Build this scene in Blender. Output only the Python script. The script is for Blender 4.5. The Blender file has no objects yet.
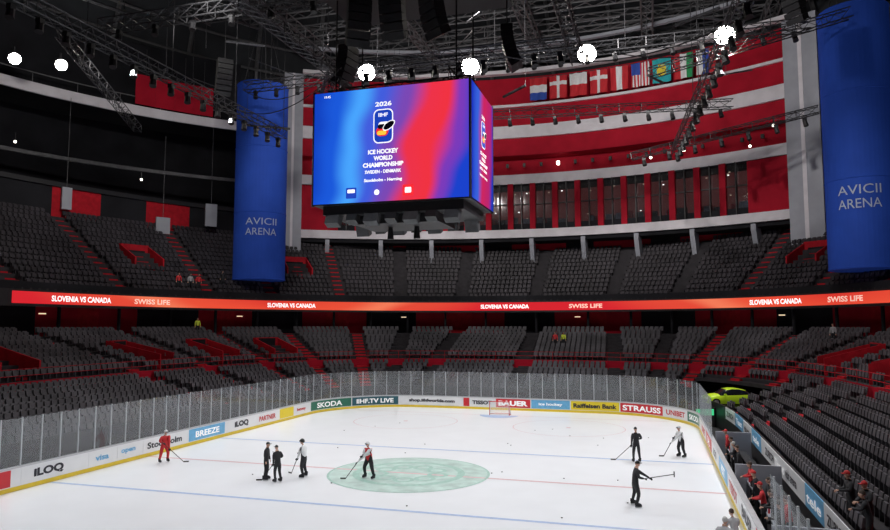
import bpy, bmesh, math, random
import numpy as np
from mathutils import Vector, Matrix
random.seed(7)
D = bpy.data; S = bpy.context.scene; COL = S.collection
try:
    S.view_settings.view_transform = 'Standard'
except Exception:
    pass
rad = math.radians

# ------------------------------------------------------------------ materials
def mat(name, col, rough=0.6, metal=0.0, noise=0.0, nscale=4.0, emit=None, estr=0.0, spec=0.5, bump=0.0):
    m = D.materials.new(name); m.use_nodes = True
    nt = m.node_tree; b = nt.nodes['Principled BSDF']
    b.inputs['Roughness'].default_value = rough
    b.inputs['Metallic'].default_value = metal
    b.inputs['Specular IOR Level'].default_value = spec
    c = (col[0], col[1], col[2], 1)
    b.inputs['Base Color'].default_value = c
    if noise > 0 or bump > 0:
        tc = nt.nodes.new('ShaderNodeTexCoord'); nz = nt.nodes.new('ShaderNodeTexNoise')
        nz.inputs['Scale'].default_value = nscale; nz.inputs['Detail'].default_value = 3
        nt.links.new(tc.outputs['Object'], nz.inputs['Vector'])
        if noise > 0:
            cr = nt.nodes.new('ShaderNodeValToRGB')
            cr.color_ramp.elements[0].position = 0.3; cr.color_ramp.elements[1].position = 0.7
            cr.color_ramp.elements[0].color = tuple(max(0, x*(1-noise)) for x in col)+(1,)
            cr.color_ramp.elements[1].color = tuple(min(1, x*(1+noise)) for x in col)+(1,)
            nt.links.new(nz.outputs['Fac'], cr.inputs['Fac'])
            nt.links.new(cr.outputs['Color'], b.inputs['Base Color'])
        if bump > 0:
            bp = nt.nodes.new('ShaderNodeBump'); bp.inputs['Strength'].default_value = bump
            nt.links.new(nz.outputs['Fac'], bp.inputs['Height']); nt.links.new(bp.outputs['Normal'], b.inputs['Normal'])
    if emit is not None:
        b.inputs['Emission Color'].default_value = (emit[0], emit[1], emit[2], 1)
        b.inputs['Emission Strength'].default_value = estr
    return m

M_ice = mat('ice', (.83, .85, .875), .28, noise=.02, nscale=.5, spec=.4)
M_conc = mat('dark_concrete', (.034, .031, .035), .8, noise=.25, nscale=1.5, spec=.3)
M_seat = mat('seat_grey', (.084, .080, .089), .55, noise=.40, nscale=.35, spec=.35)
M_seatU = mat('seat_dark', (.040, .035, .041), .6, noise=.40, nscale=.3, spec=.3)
M_red = mat('red_paint', (.37, .007, .022), .7, noise=.12, nscale=.6, spec=.12)
M_redstep = mat('red_step', (.42, .010, .020), .7, noise=.2, nscale=2, spec=.15)
M_white = mat('white_paint', (.66, .63, .66), .6, noise=.08, nscale=.8, spec=.2)
M_grey = mat('grey_panel', (.32, .33, .37), .6, noise=.1, nscale=.5)
M_black = mat('black_metal', (.012, .012, .014), .5, noise=.2, nscale=5)
M_dark = mat('dark_wall', (.014, .014, .017), .9, noise=.3, nscale=.3, spec=.2)
M_dome = mat('dome_panel', (.030, .033, .038), .9, noise=.35, nscale=.25)
M_rib = mat('steel_rib', (.11, .11, .115), .6, noise=.2, nscale=2)
M_steel = mat('truss_steel', (.055, .055, .06), .45, metal=.4, noise=.2, nscale=3)
M_blue = mat('blue_fabric', (.018, .058, .33), .75, noise=.1, nscale=.5, spec=.15, emit=(.015, .05, .30), estr=.15)  # blue cloth; faint emission adds glow in place of lamp light
M_board = mat('board_white', (.78, .79, .80), .35, noise=.03, nscale=1)
M_kick = mat('kick_yellow', (.75, .55, .03), .4, noise=.05)
M_post = mat('post_alu', (.55, .56, .58), .4, metal=.3, noise=.05)
M_txtw = mat('text_white', (.85, .85, .85), .5, noise=.02, emit=(1, 1, 1), estr=.25)
M_txtg = mat('text_pale_grey', (.42, .47, .58), .6, noise=.02)
M_txtb = mat('text_black', (.02, .02, .03), .5, noise=.02)
M_txtr = mat('text_red', (.55, .02, .02), .5, noise=.02)
M_txtblue = mat('text_blue', (.02, .05, .35), .5, noise=.02)
M_em_w = mat('lit_white', (.9, .9, .9), .5, emit=(1, 1, 1), estr=1.0, noise=.01)
M_lamp = mat('lamp_lens', (1, 1, 1), .5, emit=(1, .95, .86), estr=80, noise=.01)
M_smalllamp = mat('small_lamp', (1, 1, 1), .5, emit=(1, .93, .82), estr=5, noise=.01)
M_dimlamp = mat('dim_lamp', (.8, .6, .4), .5, emit=(1, .75, .5), estr=.9, noise=.01)
M_redline = mat('ice_red', (.72, .45, .47), .35, noise=.1)
M_blueline = mat('ice_blue', (.42, .54, .77), .35, noise=.1)
M_logo = mat('ice_logo', (.50, .64, .59), .35, noise=.20, nscale=1.2)
M_logo2 = mat('ice_logo_ring', (.36, .56, .49), .35, noise=.15)
M_yel = mat('ad_yellow', (.80, .62, .02), .4, noise=.02)
M_adgreen = mat('ad_green', (.02, .16, .10), .4, noise=.02)
M_adteal = mat('ad_teal', (.02, .10, .13), .4, noise=.02)
M_adblue = mat('ad_blue', (.14, .42, .68), .4, noise=.1)
M_adred = mat('ad_red', (.60, .02, .03), .4, noise=.02)
M_carpaint = mat('car_lime', (.55, .78, .03), .25, noise=.03, emit=(.4, .6, .02), estr=.15)  # lime paint with a little emission standing in for light on it
M_carglass = mat('car_glass', (.01, .012, .015), .08, noise=.02)
M_rubber = mat('rubber', (.01, .01, .01), .8, noise=.1)
M_greenled = mat('green_led', (.05, .6, .25), .5, emit=(.08, .85, .35), estr=.7, noise=.05)
M_skin = mat('skin', (.55, .32, .23), .5, noise=.05)
M_hairb = mat('hair_brown', (.05, .03, .02), .7, noise=.2)
M_hairg = mat('hair_grey', (.45, .44, .42), .7, noise=.2)
M_helw = mat('helmet_white', (.75, .75, .76), .3, noise=.02)
M_helk = mat('helmet_black', (.015, .015, .015), .3, noise=.02)
M_capr = mat('cap_red', (.5, .02, .02), .7, noise=.05)
M_wood = mat('stick_black', (.03, .025, .02), .5, noise=.1)
M_jred = mat('jersey_red', (.55, .02, .025), .7, noise=.08, nscale=8)
M_jwhite = mat('jersey_white', (.72, .72, .73), .7, noise=.05, nscale=8)
M_cblack = mat('cloth_black', (.014, .014, .017), .8, noise=.2, nscale=8)
M_cgrey = mat('cloth_grey', (.35, .35, .36), .8, noise=.1, nscale=8)
M_jyel = mat('vest_yellow', (.6, .7, .05), .7, noise=.05)

def mixmat_glass(name, col, haze):
    m = D.materials.new(name); m.use_nodes = True; nt = m.node_tree
    nt.nodes.remove(nt.nodes['Principled BSDF']); out = nt.nodes['Material Output']
    tr = nt.nodes.new('ShaderNodeBsdfTransparent'); tr.inputs[0].default_value = col
    df = nt.nodes.new('ShaderNodeBsdfDiffuse'); df.inputs[0].default_value = (.8, .82, .85, 1)
    gl = nt.nodes.new('ShaderNodeBsdfGlossy'); gl.inputs['Roughness'].default_value = .08
    nz = nt.nodes.new('ShaderNodeTexNoise'); nz.inputs['Scale'].default_value = .8
    mr = nt.nodes.new('ShaderNodeMapRange'); mr.inputs['To Min'].default_value = haze*.6; mr.inputs['To Max'].default_value = haze*1.4
    nt.links.new(nz.outputs['Fac'], mr.inputs['Value'])
    a = nt.nodes.new('ShaderNodeMixShader'); nt.links.new(mr.outputs[0], a.inputs[0])
    nt.links.new(tr.outputs[0], a.inputs[1]); nt.links.new(df.outputs[0], a.inputs[2])
    b = nt.nodes.new('ShaderNodeMixShader'); b.inputs[0].default_value = .05
    nt.links.new(a.outputs[0], b.inputs[1]); nt.links.new(gl.outputs[0], b.inputs[2])
    nt.links.new(b.outputs[0], out.inputs['Surface'])
    return m
M_glass = mixmat_glass('rink_glass', (.93, .95, .96, 1), .06)
M_win = mixmat_glass('suite_glass', (.6, .62, .66, 1), .02)

def screen_mat(name, stops, strength=1.0, axis_mix=.25):
    m = D.materials.new(name); m.use_nodes = True; nt = m.node_tree
    nt.nodes.remove(nt.nodes['Principled BSDF']); out = nt.nodes['Material Output']
    uv = nt.nodes.new('ShaderNodeTexCoord'); sp = nt.nodes.new('ShaderNodeSeparateXYZ')
    nt.links.new(uv.outputs['UV'], sp.inputs[0])
    nz = nt.nodes.new('ShaderNodeTexNoise'); nz.inputs['Scale'].default_value = 1.6; nz.inputs['Detail'].default_value = 1
    nt.links.new(uv.outputs['UV'], nz.inputs['Vector'])
    m1 = nt.nodes.new('ShaderNodeMath'); m1.operation = 'MULTIPLY_ADD'
    nt.links.new(sp.outputs['Y'], m1.inputs[0]); m1.inputs[1].default_value = -axis_mix*.4
    nt.links.new(sp.outputs['X'], m1.inputs[2])
    m2 = nt.nodes.new('ShaderNodeMath'); m2.operation = 'MULTIPLY_ADD'
    nt.links.new(nz.outputs['Fac'], m2.inputs[0]); m2.inputs[1].default_value = axis_mix
    nt.links.new(m1.outputs[0], m2.inputs[2])
    m3 = nt.nodes.new('ShaderNodeMath'); m3.operation = 'SUBTRACT'; m3.inputs[1].default_value = axis_mix*.3
    nt.links.new(m2.outputs[0], m3.inputs[0])
    cr = nt.nodes.new('ShaderNodeValToRGB'); cr.color_ramp.interpolation = 'EASE'
    els = cr.color_ramp.elements
    els[0].position, els[0].color = stops[0][0], stops[0][1]+(1,)
    els[1].position, els[1].color = stops[-1][0], stops[-1][1]+(1,)
    for p, c in stops[1:-1]:
        e = els.new(p); e.color = c+(1,)
    nt.links.new(m3.outputs[0], cr.inputs[0])
    em = nt.nodes.new('ShaderNodeEmission'); em.inputs['Strength'].default_value = strength
    nt.links.new(cr.outputs[0], em.inputs[0]); nt.links.new(em.outputs[0], out.inputs['Surface'])
    return m
M_screen = screen_mat('screen_gradient', [(0, (.006, .05, .48)), (.14, (.01, .09, .64)), (.26, (.06, .34, .90)), (.38, (.05, .10, .66)),
    (.52, (.18, .06, .42)), (.66, (.78, .03, .06)), (.78, (.80, .03, .05)), (.89, (.18, .04, .45)), (1, (.01, .05, .55))], 1.1, .30)
M_screen2 = screen_mat('screen_gradient_side', [(0, (.01, .03, .5)), (.25, (.04, .12, .7)), (.5, (.6, .02, .12)), (.75, (.5, .02, .15)), (1, (.01, .04, .45))])
M_ribbon = screen_mat('ribbon_gradient', [(0, (.66, .03, .025)), (.3, (.82, .08, .04)), (.5, (.90, .20, .10)), (.65, (.78, .07, .04)), (1, (.68, .02, .03))], 1.0, .9)

# ------------------------------------------------------------------ mesh builder
class MB:
    def __init__(s): s.v = []; s.f = []; s.m = []
    def add(s, vs, fs, m=0):
        o = len(s.v); s.v.extend([tuple(v) for v in vs])
        s.f.extend([tuple(i+o for i in f) for f in fs]); s.m.extend([m]*len(fs))
    def box(s, c, size, m=0, R=None, taper=1.0):
        x, y, z = [q/2 for q in size]; vs = []
        for dz in (-1, 1):
            k = taper if dz > 0 else 1
            for dx, dy in ((-1, -1), (1, -1), (1, 1), (-1, 1)):
                p = Vector((dx*x*k, dy*y*k, dz*z))
                if R is not None: p = R @ p
                vs.append(p+Vector(c))
        s.add(vs, [(3, 2, 1, 0), (4, 5, 6, 7), (0, 1, 5, 4), (1, 2, 6, 5), (2, 3, 7, 6), (3, 0, 4, 7)], m)
    def tube(s, p0, p1, r, m=0, n=6, r2=None):
        p0 = Vector(p0); p1 = Vector(p1); d = p1-p0
        if d.length < 1e-6: return
        d.normalize(); a = Vector((0, 0, 1)) if abs(d.z) < .9 else Vector((1, 0, 0))
        x = d.cross(a).normalized(); y = d.cross(x); r2 = r if r2 is None else r2; vs = []
        for p, q in ((p0, r), (p1, r2)):
            for i in range(n):
                t = 2*math.pi*i/n; vs.append(p+x*math.cos(t)*q+y*math.sin(t)*q)
        fs = [(i, (i+1) % n, n+(i+1) % n, n+i) for i in range(n)]+[tuple(range(n))[::-1], tuple(range(n, 2*n))]
        s.add(vs, fs, m)
    def sph(s, c, r, m=0, nu=12, nv=8, v0=0.0, v1=1.0, R=None):
        vs = []; fs = []
        for j in range(nv+1):
            th = math.pi*(v0+(v1-v0)*j/nv)
            for i in range(nu):
                ph = 2*math.pi*i/nu
                p = Vector((r[0]*math.sin(th)*math.cos(ph), r[1]*math.sin(th)*math.sin(ph), r[2]*math.cos(th)))
                if R is not None: p = R @ p
                vs.append(p+Vector(c))
        for j in range(nv):
            for i in range(nu):
                fs.append((j*nu+i, (j+1)*nu+i, (j+1)*nu+(i+1) % nu, j*nu+(i+1) % nu))
        s.add(vs, fs, m)
    def truss(s, p0, p1, w=.6, m=0, step=1.0, r=.05):
        p0 = Vector(p0); p1 = Vector(p1); d = (p1-p0); L = d.length; d.normalize()
        up = Vector((0, 0, 1)) if abs(d.z) < .9 else Vector((1, 0, 0))
        x = d.cross(up).normalized()*w/2; y = x.cross(d).normalized()*w/2
        cs = [x+y, -x+y, -x-y, x-y]
        for c in cs: s.tube(p0+c, p1+c, r, m, 4)
        n = max(1, int(L/step))
        for i in range(n):
            a = p0+d*(L*i/n); b = p0+d*(L*(i+1)/n)
            for k in range(4):
                s.tube(a+cs[k], b+cs[(k+1) % 4], r*.6, m, 3)
            if i % 2 == 0:
                for k in range(4): s.tube(a+cs[k], a+cs[(k+1) % 4], r*.6, m, 3)
    def build(s, name, mats, parent=None, smooth=False, loc=None, rotz=None):
        me = D.meshes.new(name); me.from_pydata(s.v, [], s.f)
        for mm in mats: me.materials.append(mm)
        me.polygons.foreach_set('material_index', s.m)
        if smooth: me.polygons.foreach_set('use_smooth', [True]*len(s.f))
        me.update(); ob = D.objects.new(name, me); COL.objects.link(ob)
        if parent: ob.parent = parent
        if loc is not None: ob.location = loc
        if rotz is not None: ob.rotation_euler = (0, 0, rotz)
        return ob
def empty(name, loc=(0, 0, 0), rotz=0):
    e = D.objects.new(name, None); COL.objects.link(e); e.location = loc; e.rotation_euler = (0, 0, rotz)
    e.empty_display_size = .2; return e

_tc = {}
def text_geo(body, size=1.0, bold=0.02):
    key = (body, bold)
    if key not in _tc:
        cu = D.curves.new('t', 'FONT'); cu.body = body; cu.size = 1; cu.align_x = 'CENTER'; cu.align_y = 'CENTER'
        cu.offset = bold; cu.resolution_u = 3
        ob = D.objects.new('t', cu); COL.objects.link(ob); bpy.context.view_layer.update()
        dg = bpy.context.evaluated_depsgraph_get(); me = D.meshes.new_from_object(ob.evaluated_get(dg))
        vs = [v.co.copy() for v in me.vertices]; fs = [tuple(p.vertices) for p in me.polygons]
        D.objects.remove(ob); D.curves.remove(cu); D.meshes.remove(me)
        ys = [v.y for v in vs]; cy = (min(ys)+max(ys))/2; xs = [v.x for v in vs]; cx = (min(xs)+max(xs))/2
        _tc[key] = ([(v.x-cx, v.y-cy) for v in vs], fs, max(xs)-min(xs), max(ys)-min(ys))
    return _tc[key]
def put_text(mb, body, fn, height, m, width=None, bold=.02):
    vs, fs, w, h = text_geo(body, 1, bold)
    sy = height/h; sx = sy if width is None else width/w
    mb.add([fn(x*sx, y*sy) for x, y in vs], fs, m)

# ------------------------------------------------------------------ paths
def sel(u, A):
    a, b, n = A; c, s_ = math.cos(u), math.sin(u)
    return (a*math.copysign(abs(c)**(2/n), c), b*math.copysign(abs(s_)**(2/n), s_))
class Path:
    def __init__(s, pts):
        s.p = np.array(pts, float); d = np.linalg.norm(np.diff(s.p, axis=0), axis=1)
        s.c = np.concatenate([[0], np.cumsum(d)]); s.L = s.c[-1]
    def at(s, q):
        q = min(max(q, 0.0), s.L); x = np.interp(q, s.c, s.p[:, 0]); y = np.interp(q, s.c, s.p[:, 1])
        e = .15; q0, q1 = max(0, q-e), min(s.L, q+e)
        tx = np.interp(q1, s.c, s.p[:, 0])-np.interp(q0, s.c, s.p[:, 0]); ty = np.interp(q1, s.c, s.p[:, 1])-np.interp(q0, s.c, s.p[:, 1])
        l = math.hypot(tx, ty); return x, y, tx/l, ty/l
    def P(s, q, off, z):
        x, y, tx, ty = s.at(q); return (x+ty*off, y-tx*off, z)
def ring_path(A, n=900):
    return Path([sel(rad(270-360*i/n), A) for i in range(n+1)])
def wall(mb, path, s0, s1, z0, z1, off=0.0, th=.1, m=0, step=.8):
    n = max(1, int((s1-s0)/step)); vs = []
    for i in range(n+1):
        q = s0+(s1-s0)*i/n
        vs += [path.P(q, off, z0), path.P(q, off, z1), path.P(q, off-th, z1), path.P(q, off-th, z0)]
    fs = []
    for i in range(n):
        a = 4*i; b = a+4
        for k in range(4): fs.append((a+k, b+k, b+(k+1) % 4, a+(k+1) % 4))
    fs += [(0, 1, 2, 3), (4*n+3, 4*n+2, 4*n+1, 4*n)]
    mb.add(vs, fs, m)

HX, HY, RC = 17.1, 30.0, 8.5
pts = []
def line(a, b, n):
    for i in range(n): pts.append((a[0]+(b[0]-a[0])*i/n, a[1]+(b[1]-a[1])*i/n))
def arc(cx, cy, a0, a1, n):
    for i in range(n):
        a = rad(a0+(a1-a0)*i/n); pts.append((cx+RC*math.cos(a), cy+RC*math.sin(a)))
line((0, -HY), (-HX+RC, -HY), 8); arc(-HX+RC, -HY+RC, 270, 180, 24); line((-HX, -HY+RC), (-HX, HY-RC), 40)
arc(-HX+RC, HY-RC, 180, 90, 24); line((-HX+RC, HY), (HX-RC, HY), 16); arc(HX-RC, HY-RC, 90, 0, 24)
line((HX, HY-RC), (HX, -HY+RC), 40); arc(HX-RC, -HY+RC, 0, -90, 24); line((HX-RC, -HY), (0, -HY), 8); pts.append((0, -HY))
BP = Path(pts); SC = BP.L/2
def s_left(Y): return SC-(HX-RC)-RC*math.pi/2-((HY-RC)-Y)
def s_right(Y): return SC+(HX-RC)+RC*math.pi/2+((HY-RC)-Y)

# ------------------------------------------------------------------ ice
mb = MB(); ip = pts[:-1]
mb.add([(x, y, 0) for x, y in ip][::-1], [tuple(range(len(ip)))], 0)
ice = mb.build('ice_rink', [M_ice])
mk = MB(); CX = .4
def strip(x0, x1, y0, y1, m, z=.008): mk.add([(x0, y0, z), (x1, y0, z), (x1, y1, z), (x0, y1, z)], [(0, 1, 2, 3)], m)
def ringm(cx, cy, r0, r1, m, z=.008, n=64):
    vs = []
    for i in range(n):
        a = 2*math.pi*i/n
        vs += [(cx+r0*math.cos(a), cy+r0*math.sin(a), z), (cx+r1*math.cos(a), cy+r1*math.sin(a), z)]
    mk.add(vs, [(2*i, 2*i+1, (2*i+3) % (2*n), (2*i+2) % (2*n)) for i in range(n)], m)
strip(-HX+.1, HX-.1, -.11, .11, 0); strip(-HX+.1, HX-.1, -7.65, -7.4, 1); strip(-HX+.1, HX-.1, 7.4, 7.65, 1)
strip(-14.9, 14.9, 25.95, 26.03, 0); strip(-14.9, 14.9, -26.03, -25.95, 0)
ringm(CX, 0, 4.42, 4.55, 3, .010); ringm(CX, 0, 3.9, 4.42, 2, .006); ringm(CX, 0, .02, 3.9, 2, .007)
ringm(CX, 0, 2.75, 3.15, 3, .012)
for cx in (-7, 7):
    for cy in (20, -20):
        ringm(cx, cy, 4.45, 4.5, 0); ringm(cx, cy, .02, .2, 0)
mk.add([(1.8*math.cos(a), 26+1.8*math.sin(a), .009) for a in [math.pi+math.pi*i/16 for i in range(17)]][::1], [tuple(range(17))], 1)
for i in range(9):
    a = 2*math.pi*i/9; ringm(CX+1.7*math.cos(a), 1.7*math.sin(a), .35, .6, 3, .013, 20)
mk.build('ice_markings', [M_redline, M_blueline, M_logo, M_logo2, M_ice], ice)

# ------------------------------------------------------------------ boards
boards = empty('rink_boards')
mb = MB(); wall(mb, BP, 0, BP.L, .22, 1.12, 0, .16, 0, .6); wall(mb, BP, 0, BP.L, 0, .22, .01, .18, 1, .6)
wall(mb, BP, 0, BP.L, 1.12, 1.2, .03, .22, 2, .6)
mb.build('board_panels', [M_board, M_kick, M_post], boards)
mb = MB(); gap0, gap1 = s_right(10), s_right(-13)
wall(mb, BP, 0, gap0, 1.2, 3.6, -.06, .015, 0, .6); wall(mb, BP, gap1, BP.L, 1.2, 3.6, -.06, .015, 0, .6)
mb.build('board_glass', [M_glass], boards)
mb = MB(); q = 0
while q < BP.L:
    if not (gap0 < q < gap1):
        x, y, tx, ty = BP.at(q); R = Matrix(((tx, ty, 0), (ty, -tx, 0), (0, 0, 1)))
        mb.box((x-ty*.1, y+tx*.1, 2.4), (.06, .06, 2.45), 0, R)
    q += 1.22
mb.build('glass_posts', [M_post], boards)
ads = MB(); AM = [M_board, M_adgreen, M_adteal, M_yel, M_adred, M_adblue, M_txtw, M_txtb, M_txtr, M_txtblue]
def ad(s0, s1, bg, txt=None, tm=7, h=.42, frac=.8, bold=.03):
    wall(ads, BP, s0, s1, .27, 1.08, .012, .006, bg, .5)
    if txt:
        c = (s0+s1)/2; vs, fs, w, hh = text_geo(txt, 1, bold); wd = min((s1-s0)*frac, h/hh*w*1.5)
        put_text(ads, txt, lambda x, y: BP.P(c+x, .03, .67+y), h, tm, wd, bold)
ad(SC-21.6, SC-16.2, 1, 'SKODA', 6, .5); ad(SC-16.1, SC-11.3, 2, 'IIHF.TV LIVE', 6, .45)
ad(SC-11.0, SC-4.6, 0, 'shop.iihfworlds.com', 7, .40, .92, .045); ad(SC-4.5, SC-3.9, 4); ad(SC-3.7, SC-1.5, 0, 'TISSOT', 7, .38, .9, .045)
ad(SC-1.2, SC+2.2, 4, 'BAUER', 6, .5, .85, .05)
ad(SC+2.3, SC+6.0, 5, 'ice hockey', 6, .34); ad(SC+6.1, SC+10.6, 3, 'Raiffeisen Bank', 7, .42, .9, .04); ad(SC+10.7, SC+15, 4, 'STRAUSS', 6, .5, .9)
ad(SC+15.1, SC+18.3, 0, 'UNIBET', 8, .45); ad(SC+18.4, SC+21.8, 1, 'SKODA', 6, .45)
L = s_left
ad(L(-17), L(-9.9), 4, 'XIXON', 6, .6, .95); ad(L(-9.3), L(-5.9), 0, 'iLOQ', 7, .5, .8, .05); ad(L(-4.9), L(-2.9), 0, 'visa', 5, .32); ad(L(-2.7), L(-.9), 0, 'open', 5, .3)
ad(L(-.5), L(3.6), 0, 'Stockholm', 7, .40, .9); ad(L(4.0), L(8.2), 5, 'BREEZE', 6, .42); ad(L(8.5), L(12.3), 0, 'iLOQ', 7, .5, .8, .05)
ad(L(12.6), L(15.8), 0, 'PARTNER', 8, .4); ad(L(16.2), L(18.6), 3, None); ad(L(18.8), L(21.2), 0, 'betway', 8, .36)
Rr = s_right; y = 19.
for i, (bg, t, tm) in enumerate([(0, 'UNIBET', 8), (4, 'DHL', 6), (0, 'iLOQ', 7), (5, 'VISIT', 6), (0, 'TISSOT', 8), (0, 'BAUER', 7), (4, 'STRAUSS', 6), (0, 'iLOQ', 7)]):
    ad(Rr(y), Rr(y-4.4), bg, t, tm, .5); y -= 4.8
ads.build('advert_panels', AM, boards)

# ------------------------------------------------------------------ goal
def goal(loc, rot):
    mb = MB(); r = .03
    mb.tube((-.92, 0, 0), (-.92, 0, 1.22), r, 0, 8); mb.tube((.92, 0, 0), (.92, 0, 1.22), r, 0, 8); mb.tube((-.95, 0, 1.22), (.95, 0, 1.22), r, 0, 8)
    back = [(-.92, 0), (-.98, .6), (-.6, 1.05), (0, 1.12), (.6, 1.05), (.98, .6), (.92, 0)]
    top = [(-.92, 0), (-.8, .35), (-.5, .55), (0, .58), (.5, .55), (.8, .35), (.92, 0)]
    for P_, z in ((back, .04), (top, 1.2)):
        for a, b in zip(P_[:-1], P_[1:]): mb.tube((a[0], a[1], z), (b[0], b[1], z), .02, 0, 6)
    def lerp(P_, t):
        t *= 6; i = min(5, int(t)); f = t-i; return (P_[i][0]+(P_[i+1][0]-P_[i][0])*f, P_[i][1]+(P_[i+1][1]-P_[i][1])*f)
    for i in range(1, 36):
        a = lerp(back, i/36); b = lerp(top, i/36); mb.tube((a[0], a[1], .04), (b[0], b[1], 1.2), .009, 1, 3)
    for j in range(1, 10):
        f = j/10; prev = None
        for i in range(0, 25):
            a = lerp(back, i/24); b = lerp(top, i/24); p = (a[0]+(b[0]-a[0])*f, a[1]+(b[1]-a[1])*f, .04+1.16*f)
            if prev: mb.tube(prev, p, .009, 1, 3)
            prev = p
    for i in range(1, 20):
        a = lerp(top, i/20); mb.tube((a[0], 0, 1.21), (a[0], a[1], 1.2), .009, 1, 3)
    mb.build('hockey_goal', [mat('goal_red', (.6, .02, .02), .4, noise=.02), mat('net_white', (.8, .8, .8), .7, noise=.02)], None, False, loc, rot)
goal((0, 26, 0.01), 0); goal((0, -26, 0.01), math.pi)

# ------------------------------------------------------------------ seating bowls
LA, LB = (19.5, 32.6, 5.0), (36.0, 47.0, 2.35)
UA, UB = (36.0, 47.0, 2.35), (50.0, 61.0, 2.2)
NL, NU = 18, 15
zL = [1.5+.30*i if i < 8 else 4.5+.31*(i-8) for i in range(NL)]
zU = [11.4+.60*i for i in range(NU)]
def PP(u, t, A, B):
    a = sel(u, A); b = sel(u, B); return (a[0]+(b[0]-a[0])*t, a[1]+(b[1]-a[1])*t)
aisL = [6, 17, 31, 44, 58, 68, 78.5, 90, 101.5, 112, 122, 136, 149, 163, 174, 186, 197, 211, 229, 250, 270, 290, 311, 329, 343, 354, 366]
aisU = [6, 18, 31, 42, 55, 67, 78.5, 90, 101.5, 113, 125, 138, 149, 162, 174, 186, 198, 211, 229, 250, 270, 290, 311, 329, 342, 354, 366]
portL = {(149, 163): 1, (163, 174): 1, (174, 186): 1, (136, 149): 1, (17, 31): 1, (6, 17): 1}
def carzone(x, y): return 15 < x < 25.0 and 22.4 < y < 33
def tier(name, A, B, N, zs, aisles, step_mats, seatmat, jump=None, ports={}, seat_rng=(-52, 232), car=False, prow=(9, 13)):
    root = empty(name)
    mb = MB(); NUu = 480; us = [rad(360*i/NUu) for i in range(NUu)]
    for i in range(N):
        z = zs[i]; z_ = zs[i-1] if i else z-.3; t0, t1 = i/N, (i+1)/N
        for k in range(NUu):
            u0, u1 = us[k], us[k]+2*math.pi/NUu
            a = PP(u0, t0, A, B); b = PP(u1, t0, A, B); c = PP(u1, t1, A, B); d = PP(u0, t1, A, B)
            if car and i < 6 and carzone((a[0]+c[0])/2, (a[1]+c[1])/2): continue
            mb.add([(a[0], a[1], z_), (b[0], b[1], z_), (b[0], b[1], z), (a[0], a[1], z), (c[0], c[1], z), (d[0], d[1], z)],
                   [(0, 1, 2, 3)], 1 if (jump == i) else 0)
            mb.add([(a[0], a[1], z), (b[0], b[1], z), (c[0], c[1], z), (d[0], d[1], z)], [(0, 1, 2, 3)], 0)
    mb.build('terrace', [M_conc, M_red], root)
    mb = MB()
    for ad_ in aisles[:-1]:
        u = rad(ad_); e = .003
        m = 0 if (ad_ < 60 or ad_ > 119) else step_mats
        for i in range(N):
            for hlf in (0, 1):
                t0 = (i+.5*hlf)/N; t1 = t0+.5/N
                p = PP(u, t0, A, B); q = PP(u, t1, A, B)
                if car and i < 6 and carzone(p[0], p[1]): continue
                tan = Vector((PP(u+e, t0, A, B)[0]-PP(u-e, t0, A, B)[0], PP(u+e, t0, A, B)[1]-PP(u-e, t0, A, B)[1], 0)).normalized()*.58
                zz = zs[i]+.02+(.15*hlf if i < N-1 else 0)
                a = Vector((p[0], p[1], 0)); b = Vector((q[0], q[1], 0))
                lo = zs[i]-.3
                vs = [a-tan, a+tan, b+tan, b-tan]
                mb.add([v+Vector((0, 0, lo)) for v in vs]+[v+Vector((0, 0, zz)) for v in vs], [(4, 5, 6, 7), (0, 1, 5, 4), (1, 2, 6, 5), (3, 0, 4, 7)], m)
    mb.build('aisle_steps', [M_redstep, M_conc], root)
    T = []
    def bx(x0, x1, y0, y1, z0, z1, lean, tp):
        T.extend([(x0, y0, z0), (x1, y0, z0), (x1, y1, z0), (x0, y1, z0), (x0*tp, y0+lean, z1), (x1*tp, y0+lean, z1), (x1*tp, y1+lean, z1), (x0*tp, y1+lean, z1)])
    bx(-.23, .23, .50, .54, .36, .84, .10, .86); bx(-.21, .21, .34, .42, .40, .74, .06, .95); bx(-.03, .03, .36, .54, 0, .42, .0, 1)
    T = np.array(T); bf = np.array([(3, 2, 1, 0), (4, 5, 6, 7), (0, 1, 5, 4), (1, 2, 6, 5), (2, 3, 7, 6), (3, 0, 4, 7)])
    F = np.concatenate([bf, bf+8, bf+16]); pos = []
    for bi in range(len(aisles)-1):
        a0, a1 = aisles[bi], aisles[bi+1]
        am = (a0+a1)/2
        amm = am if am < 300 else am-360
        if not (seat_rng[0] <= amm <= seat_rng[1]): continue
        pk = (a0, a1) in ports
        for i in range(N):
            uu = np.linspace(rad(a0), rad(a1), 50); pl = np.array([PP(u, (i+.05)/N, A, B) for u in uu])
            cum = np.concatenate([[0], np.cumsum(np.linalg.norm(np.diff(pl, axis=0), axis=1))]); Ln = cum[-1]
            n = int((Ln-1.5)/.56)
            if n < 1: continue
            for k in range(n):
                q = Ln/2+(k-(n-1)/2)*.56
                if pk and prow[0] <= i <= prow[1] and abs(q-Ln/2) < 1.9: continue
                x = np.interp(q, cum, pl[:, 0]); y_ = np.interp(q, cum, pl[:, 1])
                if car and i < 7 and carzone(x, y_): continue
                j = min(48, int(np.searchsorted(cum, q))); j = max(1, j); t = pl[j]-pl[j-1]
                pos.append((x, y_, zs[i], math.atan2(-t[1], -t[0])))
    pos = np.array(pos); ca, sa = np.cos(pos[:, 3]), np.sin(pos[:, 3])
    X = pos[:, 0, None]+ca[:, None]*T[None, :, 0]-sa[:, None]*T[None, :, 1]
    Y = pos[:, 1, None]+sa[:, None]*T[None, :, 0]+ca[:, None]*T[None, :, 1]
    Z = pos[:, 2, None]+T[None, :, 2]+0*X
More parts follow.
